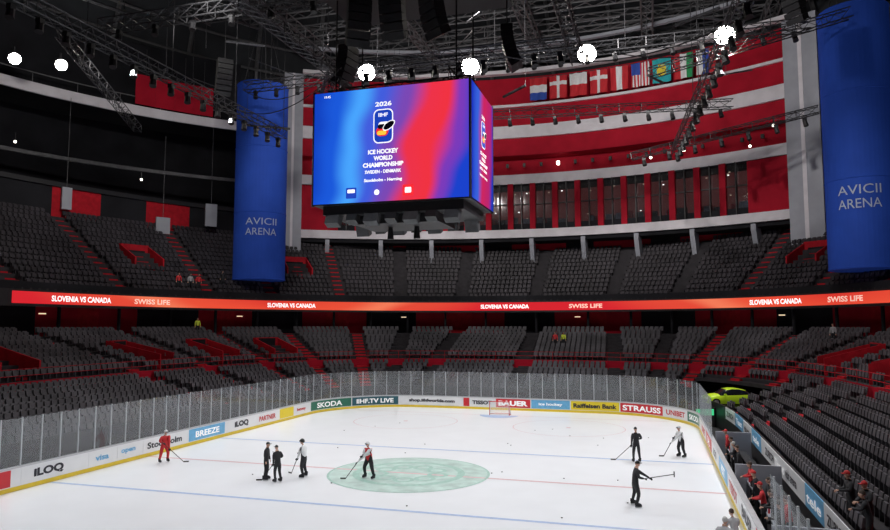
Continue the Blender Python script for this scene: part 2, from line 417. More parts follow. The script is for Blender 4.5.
    V = np.stack([X, Y, Z], -1).reshape(-1, 3); Fs = (F[None]+24*np.arange(len(pos))[:, None, None]).reshape(-1, 4)
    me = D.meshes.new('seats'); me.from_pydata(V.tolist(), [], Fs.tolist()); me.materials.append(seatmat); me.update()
    ob = D.objects.new('seats', me); COL.objects.link(ob); ob.parent = root
    mb = MB()
    for (a0, a1) in ports:
        u = rad((a0+a1)/2); i0, i1 = prow
        p = Vector(PP(u, i0/N, A, B)+(0,)); q = Vector(PP(u, (i1+1)/N, A, B)+(0,)); d = (q-p).normalized(); x = Vector((d.y, -d.x, 0))
        R = Matrix((x, d, Vector((0, 0, 1)))).transposed(); Lp = (q-p).length; zb = zs[i0]-.3; zt = zs[i1]+.9
        for sgn in (-1, 1):
            o = p+x*sgn*1.55
            vs = []
            for w in (-.08, .08):
                vs += [o+x*w+Vector((0, 0, zb)), o+x*w+d*Lp+Vector((0, 0, zb)), o+x*w+d*Lp+Vector((0, 0, zt)), o+x*w+Vector((0, 0, zs[i0]+1.0))]
            mb.add(vs, [(0, 1, 2, 3), (7, 6, 5, 4), (0, 4, 5, 1), (1, 5, 6, 2), (2, 6, 7, 3), (3, 7, 4, 0)], 0)
        mb.box(p+d*(Lp*.93)+Vector((0, 0, (zb+zt)/2)), (3.1, .2, zt-zb), 0, R)
        mb.box(p+d*(Lp*.90)+Vector((0, 0, zb+1.2)), (2.2, .1, 2.3), 1, R)  # dark panel stands in for the shaded interior of the opening
        for st_ in range(8):
            f = st_/8; mb.box(p+d*(Lp*f*.85+.2)+Vector((-0, 0, zb+.1+f*(zs[i1]-zb)*.8)), (1.3, Lp*.11, .2), 0, R)
    if ports: mb.build('stair_portals', [M_redstep, M_dark], root)
    return root
portU = {(149, 162): 1, (125, 138): 1, (174, 186): 1, (42, 55): 1}
lower = tier('lower_tier_seating', LA, LB, NL, zL, aisL, 1, M_seat, 8, portL, car=True)
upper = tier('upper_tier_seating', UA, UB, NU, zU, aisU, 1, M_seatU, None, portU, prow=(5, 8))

LP = ring_path(LA); RP = ring_path(LB); UP = ring_path(UB); CP = ring_path((38.6, 49.8, 2.35))
mb = MB(); wall(mb, LP, 0, LP.L, 0, 1.95, 0, .12, 0, .8)
def LPs(Yv, side):
    best = None
    for i in range(len(LP.c)):
        if (LP.p[i, 0] > 0) == (side > 0):
            dd = abs(LP.p[i, 1]-Yv)
            if best is None or dd < best[0]: best = (dd, LP.c[i])
    return best[1]
y = 21.
k = 0
while y > -24:
    wall(mb, LP, LPs(y, 1), LPs(y-3.6, 1), 1.05, 1.95, .05, .04, [1, 2, 1, 3][k % 4], .8)
    c = (LPs(y, 1)+LPs(y-3.6, 1))/2
    put_text(mb, ['ZURICH', 'Tissot', 'visit arena', 'tele'][k % 4], lambda x, yy: LP.P(c+x, .08, 1.5+yy), .4, [5, 4, 5, 4][k % 4], 2.6)
    y -= 3.8; k += 1
mb.build('lower_tier_parapet', [M_black, M_board, M_adblue, M_adblue, M_txtw, M_txtb], lower)
mb = MB(); MP = Path([PP(rad(270-360*i/500), 8/NL, LA, LB) for i in range(501)])
for z in (4.9, 5.35):
    for i in range(0, 500, 2):
        a = MP.p[i]; b = MP.p[i+2]; mb.tube((a[0], a[1], z), (b[0], b[1], z), .025, 0, 4)
for i in range(0, 500, 4): mb.tube((MP.p[i][0], MP.p[i][1], 4.4), (MP.p[i][0], MP.p[i][1], 5.35), .02, 0, 4)
mb.build('walkway_railing', [M_redstep], lower)

mb = MB(); q = 0; k = 0
while q < CP.L-1:
    L_ = random.choice([2.2, 3, 4.2]); e = min(CP.L, q+L_)
    wall(mb, CP, q, e, 7.0, 10.1, 0, .2, [0, 1, 1, 0, 2][k % 5], 1.0)  # dark lengths stand in for shaded openings between the red panels
    if k % 7 == 0: wall(mb, CP, q+.3, q+1.0, 9.25, 9.35, .05, .05, 3, .5)
    q = e; k += 1
mb.build('wall_concourse', [M_red, M_dark, M_redstep, M_dimlamp])
mb = MB(); n = 300
for i in range(n):
    u0 = 2*math.pi*i/n; u1 = 2*math.pi*(i+1)/n
    A_ = sel(u0, LB); B_ = sel(u1, LB); C_ = sel(u1, (39, 50.2, 2.35)); D_ = sel(u0, (39, 50.2, 2.35))
    mb.add([A_+(9.95,), B_+(9.95,), C_+(9.95,), D_+(9.95,)], [(0, 3, 2, 1)], 0)
    mb.add([A_+(7.28,), B_+(7.28,), C_+(7.28,), D_+(7.28,)], [(0, 1, 2, 3)], 0)
mb.build('concourse_slab', [M_conc])
mb = MB(); wall(mb, RP, 0, RP.L, 9.85, 11.25, .05, .25, 0, .8); wall(mb, RP, 0, RP.L, 11.25, 11.9, .0, .08, 1, .8)
for i in range(0, 900, 18): mb.tube((RP.p[i][0]*1.03, RP.p[i][1]*1.02, 7.3), (RP.p[i][0]*1.03, RP.p[i][1]*1.02, 9.9), .16, 1, 8)
mb.build('balcony_edge', [M_black, M_dark], upper)

rib = empty('led_ribbon_display')
me = D.meshes.new('ribbon_screen'); vs = []; fs = []; uvs = []
def closest_s(path, x, y):
    d = (path.p[:, 0]-x)**2+(path.p[:, 1]-y)**2; return path.c[int(np.argmin(d))]
s0 = closest_s(RP, -36.0, 6.0); s1 = closest_s(RP, 36, -25); n = 220
for i in range(n+1):
    q = s0+(s1-s0)*i/n; vs += [RP.P(q, .08, 10.08), RP.P(q, .08, 11.08)]
for i in range(n):
    fs.append((2*i, 2*i+2, 2*i+3, 2*i+1)); a = (s0+(s1-s0)*i/n)/34; b = (s0+(s1-s0)*(i+1)/n)/34
    f = lambda t: abs((t % 2)-1)
    uvs += [(f(a), 0), (f(b), 0), (f(b), .1), (f(a), .1)]
me.from_pydata(vs, [], fs); uvl = me.uv_layers.new(name='UVMap')
for i, u in enumerate(uvs): uvl.data[i].uv = u
me.materials.append(M_ribbon); ob = D.objects.new('ribbon_screen', me); COL.objects.link(ob); ob.parent = rib
mb = MB()
for (x, y, t) in [(-34.6, 12.5, 'SLOVENIA VS CANADA'), (-32.2, 19.5, 'SWISS LIFE'), (-24.5, 33.5, 'SLOVENIA VS CANADA'), (-3.6, 47, 'SLOVENIA VS CANADA'), (6.2, 46.6, 'SWISS LIFE'),
                  (25.0, 36.2, 'SLOVENIA VS CANADA'), (29.6, 30, 'SWISS LIFE'), (34.5, 16, 'SLOVENIA VS CANADA')]:
    c = closest_s(RP, x, y)
    put_text(mb, t, lambda xx, yy: RP.P(c+xx, .12, 10.57+yy), .5, 0 if 'VS' in t else 1, 6.0 if 'VS' in t else 4.0, .03)
mb.build('ribbon_text', [M_em_w, mat('ribbon_text_pink', (.9, .6, .5), .5, emit=(1, .55, .45), estr=.8, noise=.01)], rib)

# ------------------------------------------------------------------ outer walls, roof
WALLP = (60.0, 72.0, 2.1)
mb = MB(); n = 120; prof = [(1, 0), (1, 18), (1, 40), (.97, 46), (.9, 52), (.78, 57.5), (.6, 62), (.38, 65), (.15, 66.3), (.01, 66.6)]
for j in range(2):
    for i in range(n):
        u0 = 2*math.pi*i/n; u1 = 2*math.pi*(i+1)/n; a = sel(u0, WALLP); b = sel(u1, WALLP)
        mb.add([a+(prof[j][1],), b+(prof[j][1],), b+(prof[j+1][1],), a+(prof[j+1][1],)], [(0, 1, 2, 3)], 0)
mb.build('wall_outer', [M_dark])
mb = MB()
for j in range(2, len(prof)-1):
    for i in range(n):
        u0 = 2*math.pi*i/n; u1 = 2*math.pi*(i+1)/n; a = sel(u0, WALLP); b = sel(u1, WALLP); k0, z0 = prof[j]; k1, z1 = prof[j+1]
        mb.add([(a[0]*k0, a[1]*k0, z0), (b[0]*k0, b[1]*k0, z0), (b[0]*k1, b[1]*k1, z1), (a[0]*k1, a[1]*k1, z1)], [(0, 1, 2, 3)], 0)
ceil = mb.build('ceiling', [M_dome])
mb = MB()
for i in range(0, n, 3):
    a = sel(2*math.pi*i/n, WALLP)
    for j in range(2, len(prof)-1):
        (k0, z0), (k1, z1) = prof[j], prof[j+1]
        mb.tube((a[0]*k0*.985, a[1]*k0*.985, z0-.3), (a[0]*k1*.985, a[1]*k1*.985, z1-.3), .28, 0, 4)
for j in range(2, len(prof)-2):
    for f in (0, .5):
        k0 = prof[j][0]*(1-f)+prof[j+1][0]*f; z0 = prof[j][1]*(1-f)+prof[j+1][1]*f
        for i in range(0, n):
            a = sel(2*math.pi*i/n, WALLP); b = sel(2*math.pi*(i+1)/n, WALLP)
            mb.tube((a[0]*k0*.98, a[1]*k0*.98, z0-.4), (b[0]*k0*.98, b[1]*k0*.98, z0-.4), .2, 0, 4)
mb.build('dome_ribs', [M_rib], ceil)
mb = MB(); mb.add([(-75, -85, -.06), (75, -85, -.06), (75, 85, -.06), (-75, 85, -.06)], [(0, 1, 2, 3)], 0); mb.build('floor', [M_conc])
mb = MB(); q = 0; k = 0
while q < UP.L-1:
    e = min(UP.L, q+5.5); wall(mb, UP, q, e, 18.5, 23.2, 0, .3, [0, 1, 0, 1, 1][k % 5], 1.0); q = e; k += 1
wall(mb, UP, 0, UP.L, 23.2, 23.7, .3, .8, 2, 1.2)
mb.build('rear_wall_panels', [M_redstep, M_dark, M_black], upper)

# ------------------------------------------------------------------ suite block at the far end
AC = (-1.0, -5.0)
def arcband(mb, a0, a1, r0, r1, z0, z1, m, step=1.5):
    n = max(1, int((a1-a0)/step)); vs = []
    for i in range(n+1):
        a = rad(a0+(a1-a0)*i/n); s_, c_ = math.sin(a), math.cos(a)
        vs += [(AC[0]+r*s_, AC[1]+r*c_, z) for r, z in ((r0, z0), (r0, z1), (r1, z1), (r1, z0))]
    fs = []
    for i in range(n):
        a = 4*i; b = a+4
        for k in range(4): fs.append((a+k, b+k, b+(k+1) % 4, a+(k+1) % 4))
    fs += [(0, 1, 2, 3), (4*n+3, 4*n+2, 4*n+1, 4*n)]; mb.add(vs, fs, m)
def apt(a, r, z): return Vector((AC[0]+r*math.sin(rad(a)), AC[1]+r*math.cos(rad(a)), z))
suite = empty('suite_block')
A0, A1 = -31.0, 30.6
mb = MB()
arcband(mb, A0, A1, 59.6, 61, 20.1, 21.2, 1)
arcband(mb, A0, A1, 60, 66, 19.6, 20.1, 2)
arcband(mb, A0, A1, 65, 66, 20, 43, 2)
arcband(mb, A0, A1, 59.8, 61.5, 27.5, 28.8, 1); arcband(mb, A0, A1, 60.0, 65.5, 27.3, 27.6, 2)
arcband(mb, A0, A1, 62.2, 63, 28.8, 31.6, 0); arcband(mb, A0, A1, 60, 64, 31.5, 33.9, 0)
arcband(mb, A0, A1, 59.6, 60.4, 33.9, 35.6, 1); arcband(mb, A0, A1, 60, 64, 35.6, 38.4, 0)
arcband(mb, A0, A1, 59.7, 60.4, 38.3, 38.65, 1); arcband(mb, A0, A1, 61.5, 62, 38.6, 43, 0)
arcband(mb, A0, A1, 59.4, 60.3, 43.0, 43.5, 1); arcband(mb, A0, A1, 57.2, 57.8, 45.6, 46.0, 3)
arcband(mb, 25.5, A1, 59.9, 60.3, 21.2, 27.4, 0); arcband(mb, A0, -26.5, 59.9, 60.3, 21.2, 27.4, 0)
arcband(mb, A0, A1, 60, 60.2, 21.2, 22.0, 2)
for i in range(18):
    a = A0+i*(A1-A0)/18; arcband(mb, a, a+(A1-A0)/18, 63.5, 63.8, 17.0, 19.7, 0 if i % 3 != 1 else 2)  # dark sections stand in for shaded openings in the red wall
mb.build('fascia_bands', [M_red, M_white, M_dark, M_grey], suite)
mb = MB(); arcband(mb, -26.5, 25.5, 60.25, 60.3, 22.0, 27.4, 0); mb.build('suite_windows', [M_win], suite)
mb = MB(); a = -26.5; k = 0
while a < 25.6:
    R = Matrix.Rotation(-rad(a), 3, 'Z'); mb.box(apt(a, 59.95, 24.3), (.75 if k % 2 == 0 else .14, .5, 6.4), 0 if k % 2 == 0 else 1, R)
    a += 1.45; k += 1
arcband(mb, -26.5, 25.5, 59.95, 60.15, 24.6, 24.75, 1)
mb.build('window_mullions', [M_red, M_black], suite)
mb = MB()
for i in range(46):
    a = random.uniform(-26, 25); mb.sph(apt(a, random.uniform(61.5, 64), random.choice([23.2, 26.6, 26.8, 24.2])), (.12, .12, .08), 0 if i % 5 else 1, 6, 4)
for i in range(26):
    a = -28+i*2.2; mb.box(apt(a, 60.9, 30.3), (.35, .35, .5), 1 if i % 7 == 0 else 2, Matrix.Rotation(-rad(a), 3, 'Z'))
mb.build('suite_lamps', [M_dimlamp, M_smalllamp, M_black], suite)
mb = MB()
for i in range(70):
    a = random.uniform(-26, 25); z = 22.0
    mb.box(apt(a, random.uniform(61.3, 63.8), z+.5), (random.uniform(.4, 1.4), .6, random.uniform(.6, 1.3)), random.choice([0, 1, 2]), Matrix.Rotation(-rad(a), 3, 'Z'))
arcband(mb, -26.5, 25.5, 64.4, 64.6, 21.4, 27.3, 3)
mb.build('suite_interior', [M_redstep, M_black, M_grey, mat('suite_wall', (.16, .05, .045), .8, noise=.6, nscale=.5, emit=(.16, .04, .035), estr=.6)], suite)  # back wall emits, putting the room light into its colour
mb = MB()
for a in [-27.5, -20.5, -13.8, -7.2, -.6, 6.0, 12.6, 19.2, 26]:
    R = Matrix.Rotation(-rad(a), 3, 'Z'); x = R @ Vector((1, 0, 0)); yv = R @ Vector((0, 1, 0)); p = apt(a, 59.7, 19.95)
    vs = []
    for w in (-.28, .28):
        vs += [p+x*w, p+x*w+Vector((0, 0, -.7)), p+x*w+yv*1.2+Vector((0, 0, -3.9)), p+x*w+yv*2.2+Vector((0, 0, -3.9)), p+x*w+yv*1.8]
    mb.add(vs, [(0, 1, 2, 3, 4), (9, 8, 7, 6, 5)]+[(i, (i+1) % 5+0, 5+(i+1) % 5, 5+i) for i in range(5)], 0)
mb.build('support_brackets', [M_grey], suite)
mb = MB()
for a, w in ((-32.2, 2.6), (31.9, 3.6)):
    R = Matrix.Rotation(-rad(a), 3, 'Z'); mb.box(apt(a, 59.4, 29.6), (w, 1.2, 26), 0, R); mb.box(apt(a, 58.78, 29.6), (w*.12, .06, 26), 1, R)
mb.build('end_piers', [M_grey, M_white], suite)

def flag(a, scheme, Wf=2.3, Hf=3.1, zt=41.9):
    base = {'r': (.55, .02, .03), 'w': (.75, .75, .76), 'b': (.03, .08, .4), 'g': (.02, .3, .1), 't': (.02, .38, .42), 'y': (.75, .6, .05), 'k': (.02, .02, .02)}
    cols, kind = scheme; mb = MB(); R = Matrix.Rotation(-rad(a), 3, 'Z'); nx, ny = 12, 12
    for i in range(nx):
        for j in range(ny):
            def pt(ii, jj):
                return apt(a, 59.2, zt)+R @ Vector(((ii/nx-.5)*Wf, .12*math.sin(ii*1.1+jj*.3), -Hf*jj/ny))
            if kind == 'v': m = min(len(cols)-1, int(i/nx*len(cols)))
            elif kind == 'h': m = min(len(cols)-1, int(j/ny*len(cols)))
            elif kind == 'x': m = 1 if (i in (5, 6) or j in (3, 4)) else 0
            elif kind == 'usa': m = 2 if (i < 6 and j < 6) else (i % 2)
            else: m = 1 if ((i-5.5)**2+(j-5.5)**2) < 9 else 0
            mb.add([pt(i, j), pt(i+1, j), pt(i+1, j+1), pt(i, j+1)], [(0, 1, 2, 3)], m)
    p = apt(a, 59.2, zt+.03); x = R @ Vector((1, 0, 0)); mb.tube(p-x*Wf*.55, p+x*Wf*.55, .05, len(cols), 6)
    mb.build('national_flag', [mat('flag_'+c, base[c], .8, noise=.06) for c in cols]+[M_steel])
schemes = [(('r', 'w', 'b'), 'h'), (('r', 'w'), 'x'), (('w', 'r'), 'h'), (('r', 'w'), 'x'), (('r', 'w', 'r'), 'v'), (('r', 'w', 'b'), 'usa'), (('t', 'y'), 'c'), (('r', 'w', 'g'), 'v'), (('w', 'b', 'r'), 'v')]
for i, sc in enumerate(schemes): flag(.6+i*2.62, sc)

def drum(name, cx, cy, r, z0, z1, face_ang, tz, th, tw):
    mb = MB(); n = 48; vs = []
    for i in range(n):
        a = 2*math.pi*i/n
        vs += [(cx+r*math.cos(a), cy+r*math.sin(a), z0), (cx+r*math.cos(a), cy+r*math.sin(a), z1)]
    mb.add(vs, [(2*i, (2*i+2) % (2*n), (2*i+3) % (2*n), 2*i+1) for i in range(n)], 0)
    mb.add([vs[2*i] for i in range(n)][::-1], [tuple(range(n))], 0); mb.add([vs[2*i+1] for i in range(n)], [tuple(range(n))], 0)
    for z in (z0, z1, (z0*2+z1)/3, (z0+2*z1)/3):
        for i in range(n):
            a = 2*math.pi*i/n; b = 2*math.pi*(i+1)/n
            mb.tube((cx+(r)*math.cos(a), cy+r*math.sin(a), z), (cx+r*math.cos(b), cy+r*math.sin(b), z), .05, 0, 4)
    for i in range(4):
        a = i*math.pi/2+.4; mb.tube((cx+.8*r*math.cos(a), cy+.8*r*math.sin(a), z1), (cx+.5*math.cos(a), cy+.5*math.sin(a), z1+8), .04, 2, 4)
    f = rad(face_ang); rr = r+.05
    for j, t in enumerate(['AVICII', 'ARENA']):
        put_text(mb, t, lambda x, y: (cx+rr*math.cos(f+x/rr), cy+rr*math.sin(f+x/rr), tz-j*th*1.5+y), th, 1, tw, .0)
    mb.build(name, [M_blue, M_txtg, M_steel])
drum('fabric_banner_drum', -30.0, 33.3, 2.95, 13.5, 36.4, -56, 20.0, .78, 3.6)
drum('fabric_banner_drum', 31.2, 29.0, 2.75, 13.0, 35.6, -108, 19.5, .78, 3.3)

mb = MB()
def ringseg(mb, r0, r1, a0, a1, z0, z1, m, n=40):
    vs = []
    for i in range(n+1):
        a = rad(a0+(a1-a0)*i/n)
        vs += [(r*math.cos(a), r*math.sin(a), z) for r, z in ((r0, z0), (r0, z1), (r1, z1), (r1, z0))]
    fs = []
    for i in range(n):
        a = 4*i; b = a+4
        for k in range(4): fs.append((a+k, b+k, b+(k+1) % 4, a+(k+1) % 4))
    fs += [(0, 1, 2, 3), (4*n+3, 4*n+2, 4*n+1, 4*n)]; mb.add(vs, fs, m)
ringseg(mb, 52.3, 52.6, 133, 215, 33.0, 34.1, 0); ringseg(mb, 52.6, 59, 133, 215, 33.2, 33.6, 1)
ringseg(mb, 55.5, 55.8, 133, 215, 27.0, 27.4, 2); ringseg(mb, 56, 56.3, 133, 215, 33.6, 43, 1)
for a in range(134, 215, 5):
    mb.tube((52.5*math.cos(rad(a)), 52.5*math.sin(rad(a)), 34.1), (52.5*math.cos(rad(a)), 52.5*math.sin(rad(a)), 35.2), .04, 2, 4)
ringseg(mb, 52.4, 52.5, 133, 215, 35.15, 35.25, 2)
ringseg(mb, 52.3, 52.6, -35, 35, 33.0, 34.1, 0); ringseg(mb, 52.6, 59, -35, 35, 33.2, 33.6, 1)
mb.build('service_gallery', [M_white, M_dark, M_rib])
mb = MB()
for i in range(4):
    a = rad(138.6+i*2.5); p = Vector((52*math.cos(a), 52*math.sin(a), 36.0)); R = Matrix.Rotation(a+math.pi/2, 3, 'Z')
    mb.box(p, (2.25, .06, 3.6), 0, R); mb.tube(p+Vector((0, 0, 1.8)), p+Vector((0, 0, 5)), .03, 1, 4)
mb.build('hanging_red_banners', [M_red, M_steel, M_white])
mb = MB()
for (x, y, z, w, h) in [(-42.5, 32, 19.6, 1.6, 3.2), (-47, 22, 22.0, 1.0, 2.4), (-39, 36.5, 22, 1.4, 2.8)]:
    R = Matrix.Rotation(math.atan2(y, x)+math.pi/2, 3, 'Z'); mb.box((x, y, z), (w, .4, h), 0, R); mb.tube((x, y, z+h/2), (x, y, z+h/2+10), .03, 1, 4)
mb.build('acoustic_panels', [M_grey, M_steel])

# ------------------------------------------------------------------ scoreboard
sb = empty('video_scoreboard')
x0, x1, y0, y1, z0, z1 = -4.3, 4.85, -3.1, 2.2, 14.9, 21.3
mb = MB(); mb.box(((x0+x1)/2, (y0+y1)/2, (z0+z1)/2), (x1-x0-.1, y1-y0-.1, z1-z0), 0)
mb.box(((x0+x1)/2, (y0+y1)/2, z0-.25), (x1-x0-1.0, y1-y0-.8, .5), 0)
mb.box(((x0+x1)/2, (y0+y1)/2, z0-.75), (5.0, 3.2, .5), 0)
for i in range(7):
    for yy in (y0+.6, y1-.6):
        xx = x0+1.1+i*1.15; R = Matrix.Rotation(rad(-25 if yy < 0 else 25), 3, 'X'); mb.box((xx, yy, z0-.65), (.6 if i % 2 else .8, .5, .7 if i % 2 else .95), 0 if i % 2 else 2, R)
for xx in (x0+.05, x1-.05):
    for yy in (y0+.05, y1-.05): mb.tube((xx, yy, z0-.05), (xx, yy, z1+.05), .09, 0, 8)
for xx in (x0+1, x1-1):
    for yy in (y0+.8, y1-.8): mb.tube((xx, yy, z1), (xx*1.0, yy, 27), .05, 0, 4)
mb.truss((x0+.5, (y0+y1)/2, z1+.6), (x1-.5, (y0+y1)/2, z1+.6), .8, 1, .8)
for xx in (x0+1, x1-1): mb.truss((xx, y0+.5, z1+.6), (xx, y1-.5, z1+.6), .7, 1, .8)
for xx in (-.6, 1.0): mb.tube((xx, -.5, z0-1.0), (xx, -.5, z0-1.7), .14, 0, 8, .2)
mb.build('scoreboard_housing', [M_black, M_steel, mat('speaker_grey', (.05, .05, .055), .6, noise=.2)], sb)
def screen(name, p0, p1, m):
    me = D.meshes.new(name); a = Vector(p0); b = Vector(p1)
    me.from_pydata([(a.x, a.y, z0+.05), (b.x, b.y, z0+.05), (b.x, b.y, z1-.05), (a.x, a.y, z1-.05)], [], [(0, 1, 2, 3)])
    uv = me.uv_layers.new(name='UVMap')
    for i, c in enumerate([(0, 0), (1, 0), (1, 1), (0, 1)]): uv.data[i].uv = c
    me.materials.append(m); ob = D.objects.new(name, me); COL.objects.link(ob); ob.parent = sb
e = .02
screen('screen_front', (x0, y0-e, 0), (x1, y0-e, 0), M_screen); screen('screen_right', (x1+e, y0, 0), (x1+e, y1, 0), M_screen2)
screen('screen_back', (x1, y1+e, 0), (x0, y1+e, 0), M_screen); screen('screen_left', (x0-e, y1, 0), (x0-e, y0, 0), M_screen2)
def scr_graphics(mb, fn, k=1.0, full=True):
    T_ = lambda body, cx, cy, h, w=None, m=0, b=.02: put_text(mb, body, lambda x, y: fn(cx+x, cy+y, .03), h*k, m, w, b)
    T_('2026', 0, 2.22*k, .26, .95*k, 0, .03)
    T_('ICE HOCKEY', 0, -.42*k, .25, 1.75*k, 0, .045); T_('WORLD', 0, -.78*k, .25, 1.1*k, 0, .045); T_('CHAMPIONSHIP', 0, -1.14*k, .25, 2.35*k, 0, .045)
    T_('SWEDEN - DENMARK', 0, -1.52*k, .19, 2.1*k, 0, .035); T_('Stockholm - Herning', 0, -2.0*k, .22, 2.2*k, 0, .035)
    def rr(cx, cy, w, h, r, d, m):
        vs = []
        for ox, oy, a0 in ((w/2-r, h/2-r, 0), (-w/2+r, h/2-r, 90), (-w/2+r, -h/2+r, 180), (w/2-r, -h/2+r, 270)):
            for i in range(6): a = rad(a0+i*18); vs.append(fn(cx+ox+r*math.cos(a), cy+oy+r*math.sin(a), d))
        mb.add(vs, [tuple(range(len(vs)))], m)
    rr(0, .98*k, 1.15*k, 1.9*k, .3*k, .03, 0); rr(0, .98*k, 1.03*k, 1.78*k, .26*k, .04, 1)
    put_text(mb, 'IIHF', lambda x, y: fn(x, 1.60*k+y, .06), .2*k, 0, .55*k, .03)
    rr(-.05*k, .68*k, .72*k, .52*k, .25*k, .05, 4); rr(-.08*k, .60*k, .55*k, .24*k, .12*k, .053, 2); rr(.05*k, 1.02*k, .66*k, .38*k, .18*k, .056, 0); rr(-.08*k, .95*k, .46*k, .26*k, .12*k, .06, 3)
    vs = [fn((.34+.36*math.cos(t))*k, (.98+.24*math.sin(t)+.16*math.cos(t))*k, .07) for t in [2*math.pi*i/20 for i in range(20)]]; mb.add(vs, [tuple(range(20))], 0)
    vs = [fn((.34+.31*math.cos(t))*k, (.98+.19*math.sin(t)+.14*math.cos(t))*k, .08) for t in [2*math.pi*i/20 for i in range(20)]]; mb.add(vs, [tuple(range(20))], 3)
    if full:
        rr(-1.85, -2.62, .62, .6, .06, .03, 1); rr(-1.85, -2.52, .44, .2, .05, .04, 0); rr(1.45, -2.62, .62, .6, .06, .03, 4); rr(1.45, -2.62, .36, .3, .05, .04, 0)
        rr(-.35, -2.65, .30, .30, .14, .03, 0)
mb = MB(); cx, cz = x0+.465*(x1-x0), (z0+z1)/2
EM = [M_em_w, mat('logo_blue', (.01, .04, .3), .5, emit=(.01, .05, .45), estr=1, noise=.01), mat('logo_yellow', (.8, .5, .05), .5, emit=(.9, .55, .05), estr=1, noise=.01),
      mat('logo_dark', (.01, .01, .05), .5, noise=.01), mat('logo_red', (.8, .02, .03), .5, emit=(.8, .02, .03), estr=1, noise=.01)]
scr_graphics(mb, lambda x, y, d: (cx+x, y0-e-d, cz+y))
scr_graphics(mb, lambda x, y, d: (x1+e+d, (y0+y1)/2+x, cz+y), .8, False)
put_text(mb, '19:45', lambda x, y: (x0+.9+x, y0-e-.03, z1-.3+y), .14, 0)
mb.build('screen_graphics', EM, sb)

# ------------------------------------------------------------------ rigging
mb = MB()
mb.truss((-27, 25, 33.4), (27, 25, 33.4), .9, 0, 1.2, .06)
mb.truss((-19.5, -14, 26.3), (-19.5, 20, 26.3), .8, 0, 1.0, .05); mb.truss((19.8, -8, 26.3), (16.5, 37, 26.3), .8, 0, 1.0, .05)
mb.truss((-24, 14, 36), (24, 14, 36), .9, 0, 1.2, .06); mb.truss((-26, 4, 31), (26, 4, 31), .9, 0, 1.2, .06)
mb.truss((-9, -9, 27.5), (-9, 12, 27.5), .8, 0, 1.0, .05); mb.truss((9, -9, 27.5), (9, 12, 27.5), .8, 0, 1.0, .05)
mb.truss((-9, 9, 27.5), (9, 9, 27.5), .8, 0, 1.0, .05); mb.truss((-9, 9, 27.5), (-18, 24, 29), .7, 0, 1.0, .05)
mb.truss((-20, 30, 30.5), (22, 36, 30.5), .8, 0, 1.1, .05)
mb.truss((12, 39, 26.5), (30, 37, 29.5), .7, 0, 1.0, .05)
mb.truss((14, 22, 29.5), (30, 25, 34), .8, 0, 1.0, .05); mb.truss((-38, 22, 29), (-30, 4, 31), .7, 0, 1.0, .05)
for x in (-24, -12, 0, 12, 24):
    for y in (25, 14, 4): mb.tube((x, y, 33 if y > 4 else 31), (x, y, 44), .035, 0, 4)
for y in range(-12, 38, 8):
    for x in (-19.5, 18.3): mb.tube((x, y, 26.6), (x, y, 44), .035, 0, 4)
for i in range(60):
    x = random.uniform(-36, 34); y = random.uniform(-4, 40); z = random.uniform(31, 42)
    a = random.uniform(0, math.pi); l = random.uniform(2, 7); mb.tube((x, y, z), (x+l*math.cos(a), y+l*math.sin(a), z+random.uniform(-.3, .3)), random.choice([.05, .08, .14]), 0, 5)
    mb.tube((x, y, z), (x, y, 44), .025, 0, 3)
# sagging cable runs
for (p, q) in [((-27, 25, 33), (-9, 9, 27.5)), ((9, 9, 27.5), (24, 25, 33)), ((-19.5, 12, 26.5), (-4, 0, 24)), ((19, 6, 26.5), (4.5, 0, 24)), ((-19.5, -4, 26.5), (-36, 12, 33)), ((9, -6, 27.5), (24, 10, 33))]:
    p = Vector(p); q = Vector(q); prev = p
    for i in range(1, 13):
        t = i/12; c = p.lerp(q, t)-Vector((0, 0, 3.0*4*t*(1-t)*.5)); mb.tube(prev, c, .04, 0, 4); prev = c
rig = mb.build('rigging_trusses', [M_steel])
mb = MB()
for y in range(-6, 62, 7):
    w = 40*math.sqrt(max(.05, 1-(y/70)**2)); mb.truss((-w, y, 47), (w, y, 47), 1.6, 0, 2.6, .12)
for x in (-28, -14, 0, 14, 28): mb.truss((x, -20, 45), (x, 58, 45), 1.3, 0, 2.4, .1)
mb.build('ceiling_beams', [M_rib], ceil)
def fixtures(mb, p0, p1, n):
    p0 = Vector(p0); p1 = Vector(p1)
    for i in range(n):
        p = p0+(p1-p0)*(i+.5)/n; mb.box(p+Vector((0, 0, -.65)), (.35, .35, .3), 0); mb.tube(p+Vector((0, 0, -.8)), p+Vector((.1, -.15, -1.35)), .2, 0, 8, .24)
mb = MB()
fixtures(mb, (-19.5, -14, 26.3), (-19.5, 20, 26.3), 18); fixtures(mb, (19.8, -8, 26.3), (16.5, 37, 26.3), 20)
fixtures(mb, (-27, 25, 33.4), (27, 25, 33.4), 22); fixtures(mb, (-20, 30, 30.5), (22, 36, 30.5), 18)
fixtures(mb, (12, 39, 26.5), (30, 37, 29.5), 7); fixtures(mb, (-26, 4, 31), (26, 4, 31), 16); fixtures(mb, (-9, 9, 27.5), (9, 9, 27.5), 10)
mb.build('moving_head_lights', [M_black], rig)
mb = MB()
def array(mb, x, y, ztop, n, ang):
    R0 = Matrix.Rotation(ang, 3, 'Z')
    for i in range(n):
        t = i*rad(6); R = R0 @ Matrix.Rotation(t, 3, 'X'); mb.box(Vector((x, y, ztop-i*.42))+R0 @ Vector((0, .02*i*i, 0)), (1.3, .75, .40), 0, R)
    mb.tube((x, y, ztop), (x, y, ztop+14), .04, 0, 4)
for (x, y, a) in [(-1.6, -3.0, .6), (0.5, -3.4, 0), (2.6, -3.0, -.6), (-5, 3, 1.4), (5.6, 3, -1.4)]: array(mb, x, y, 26.3, 6, a)
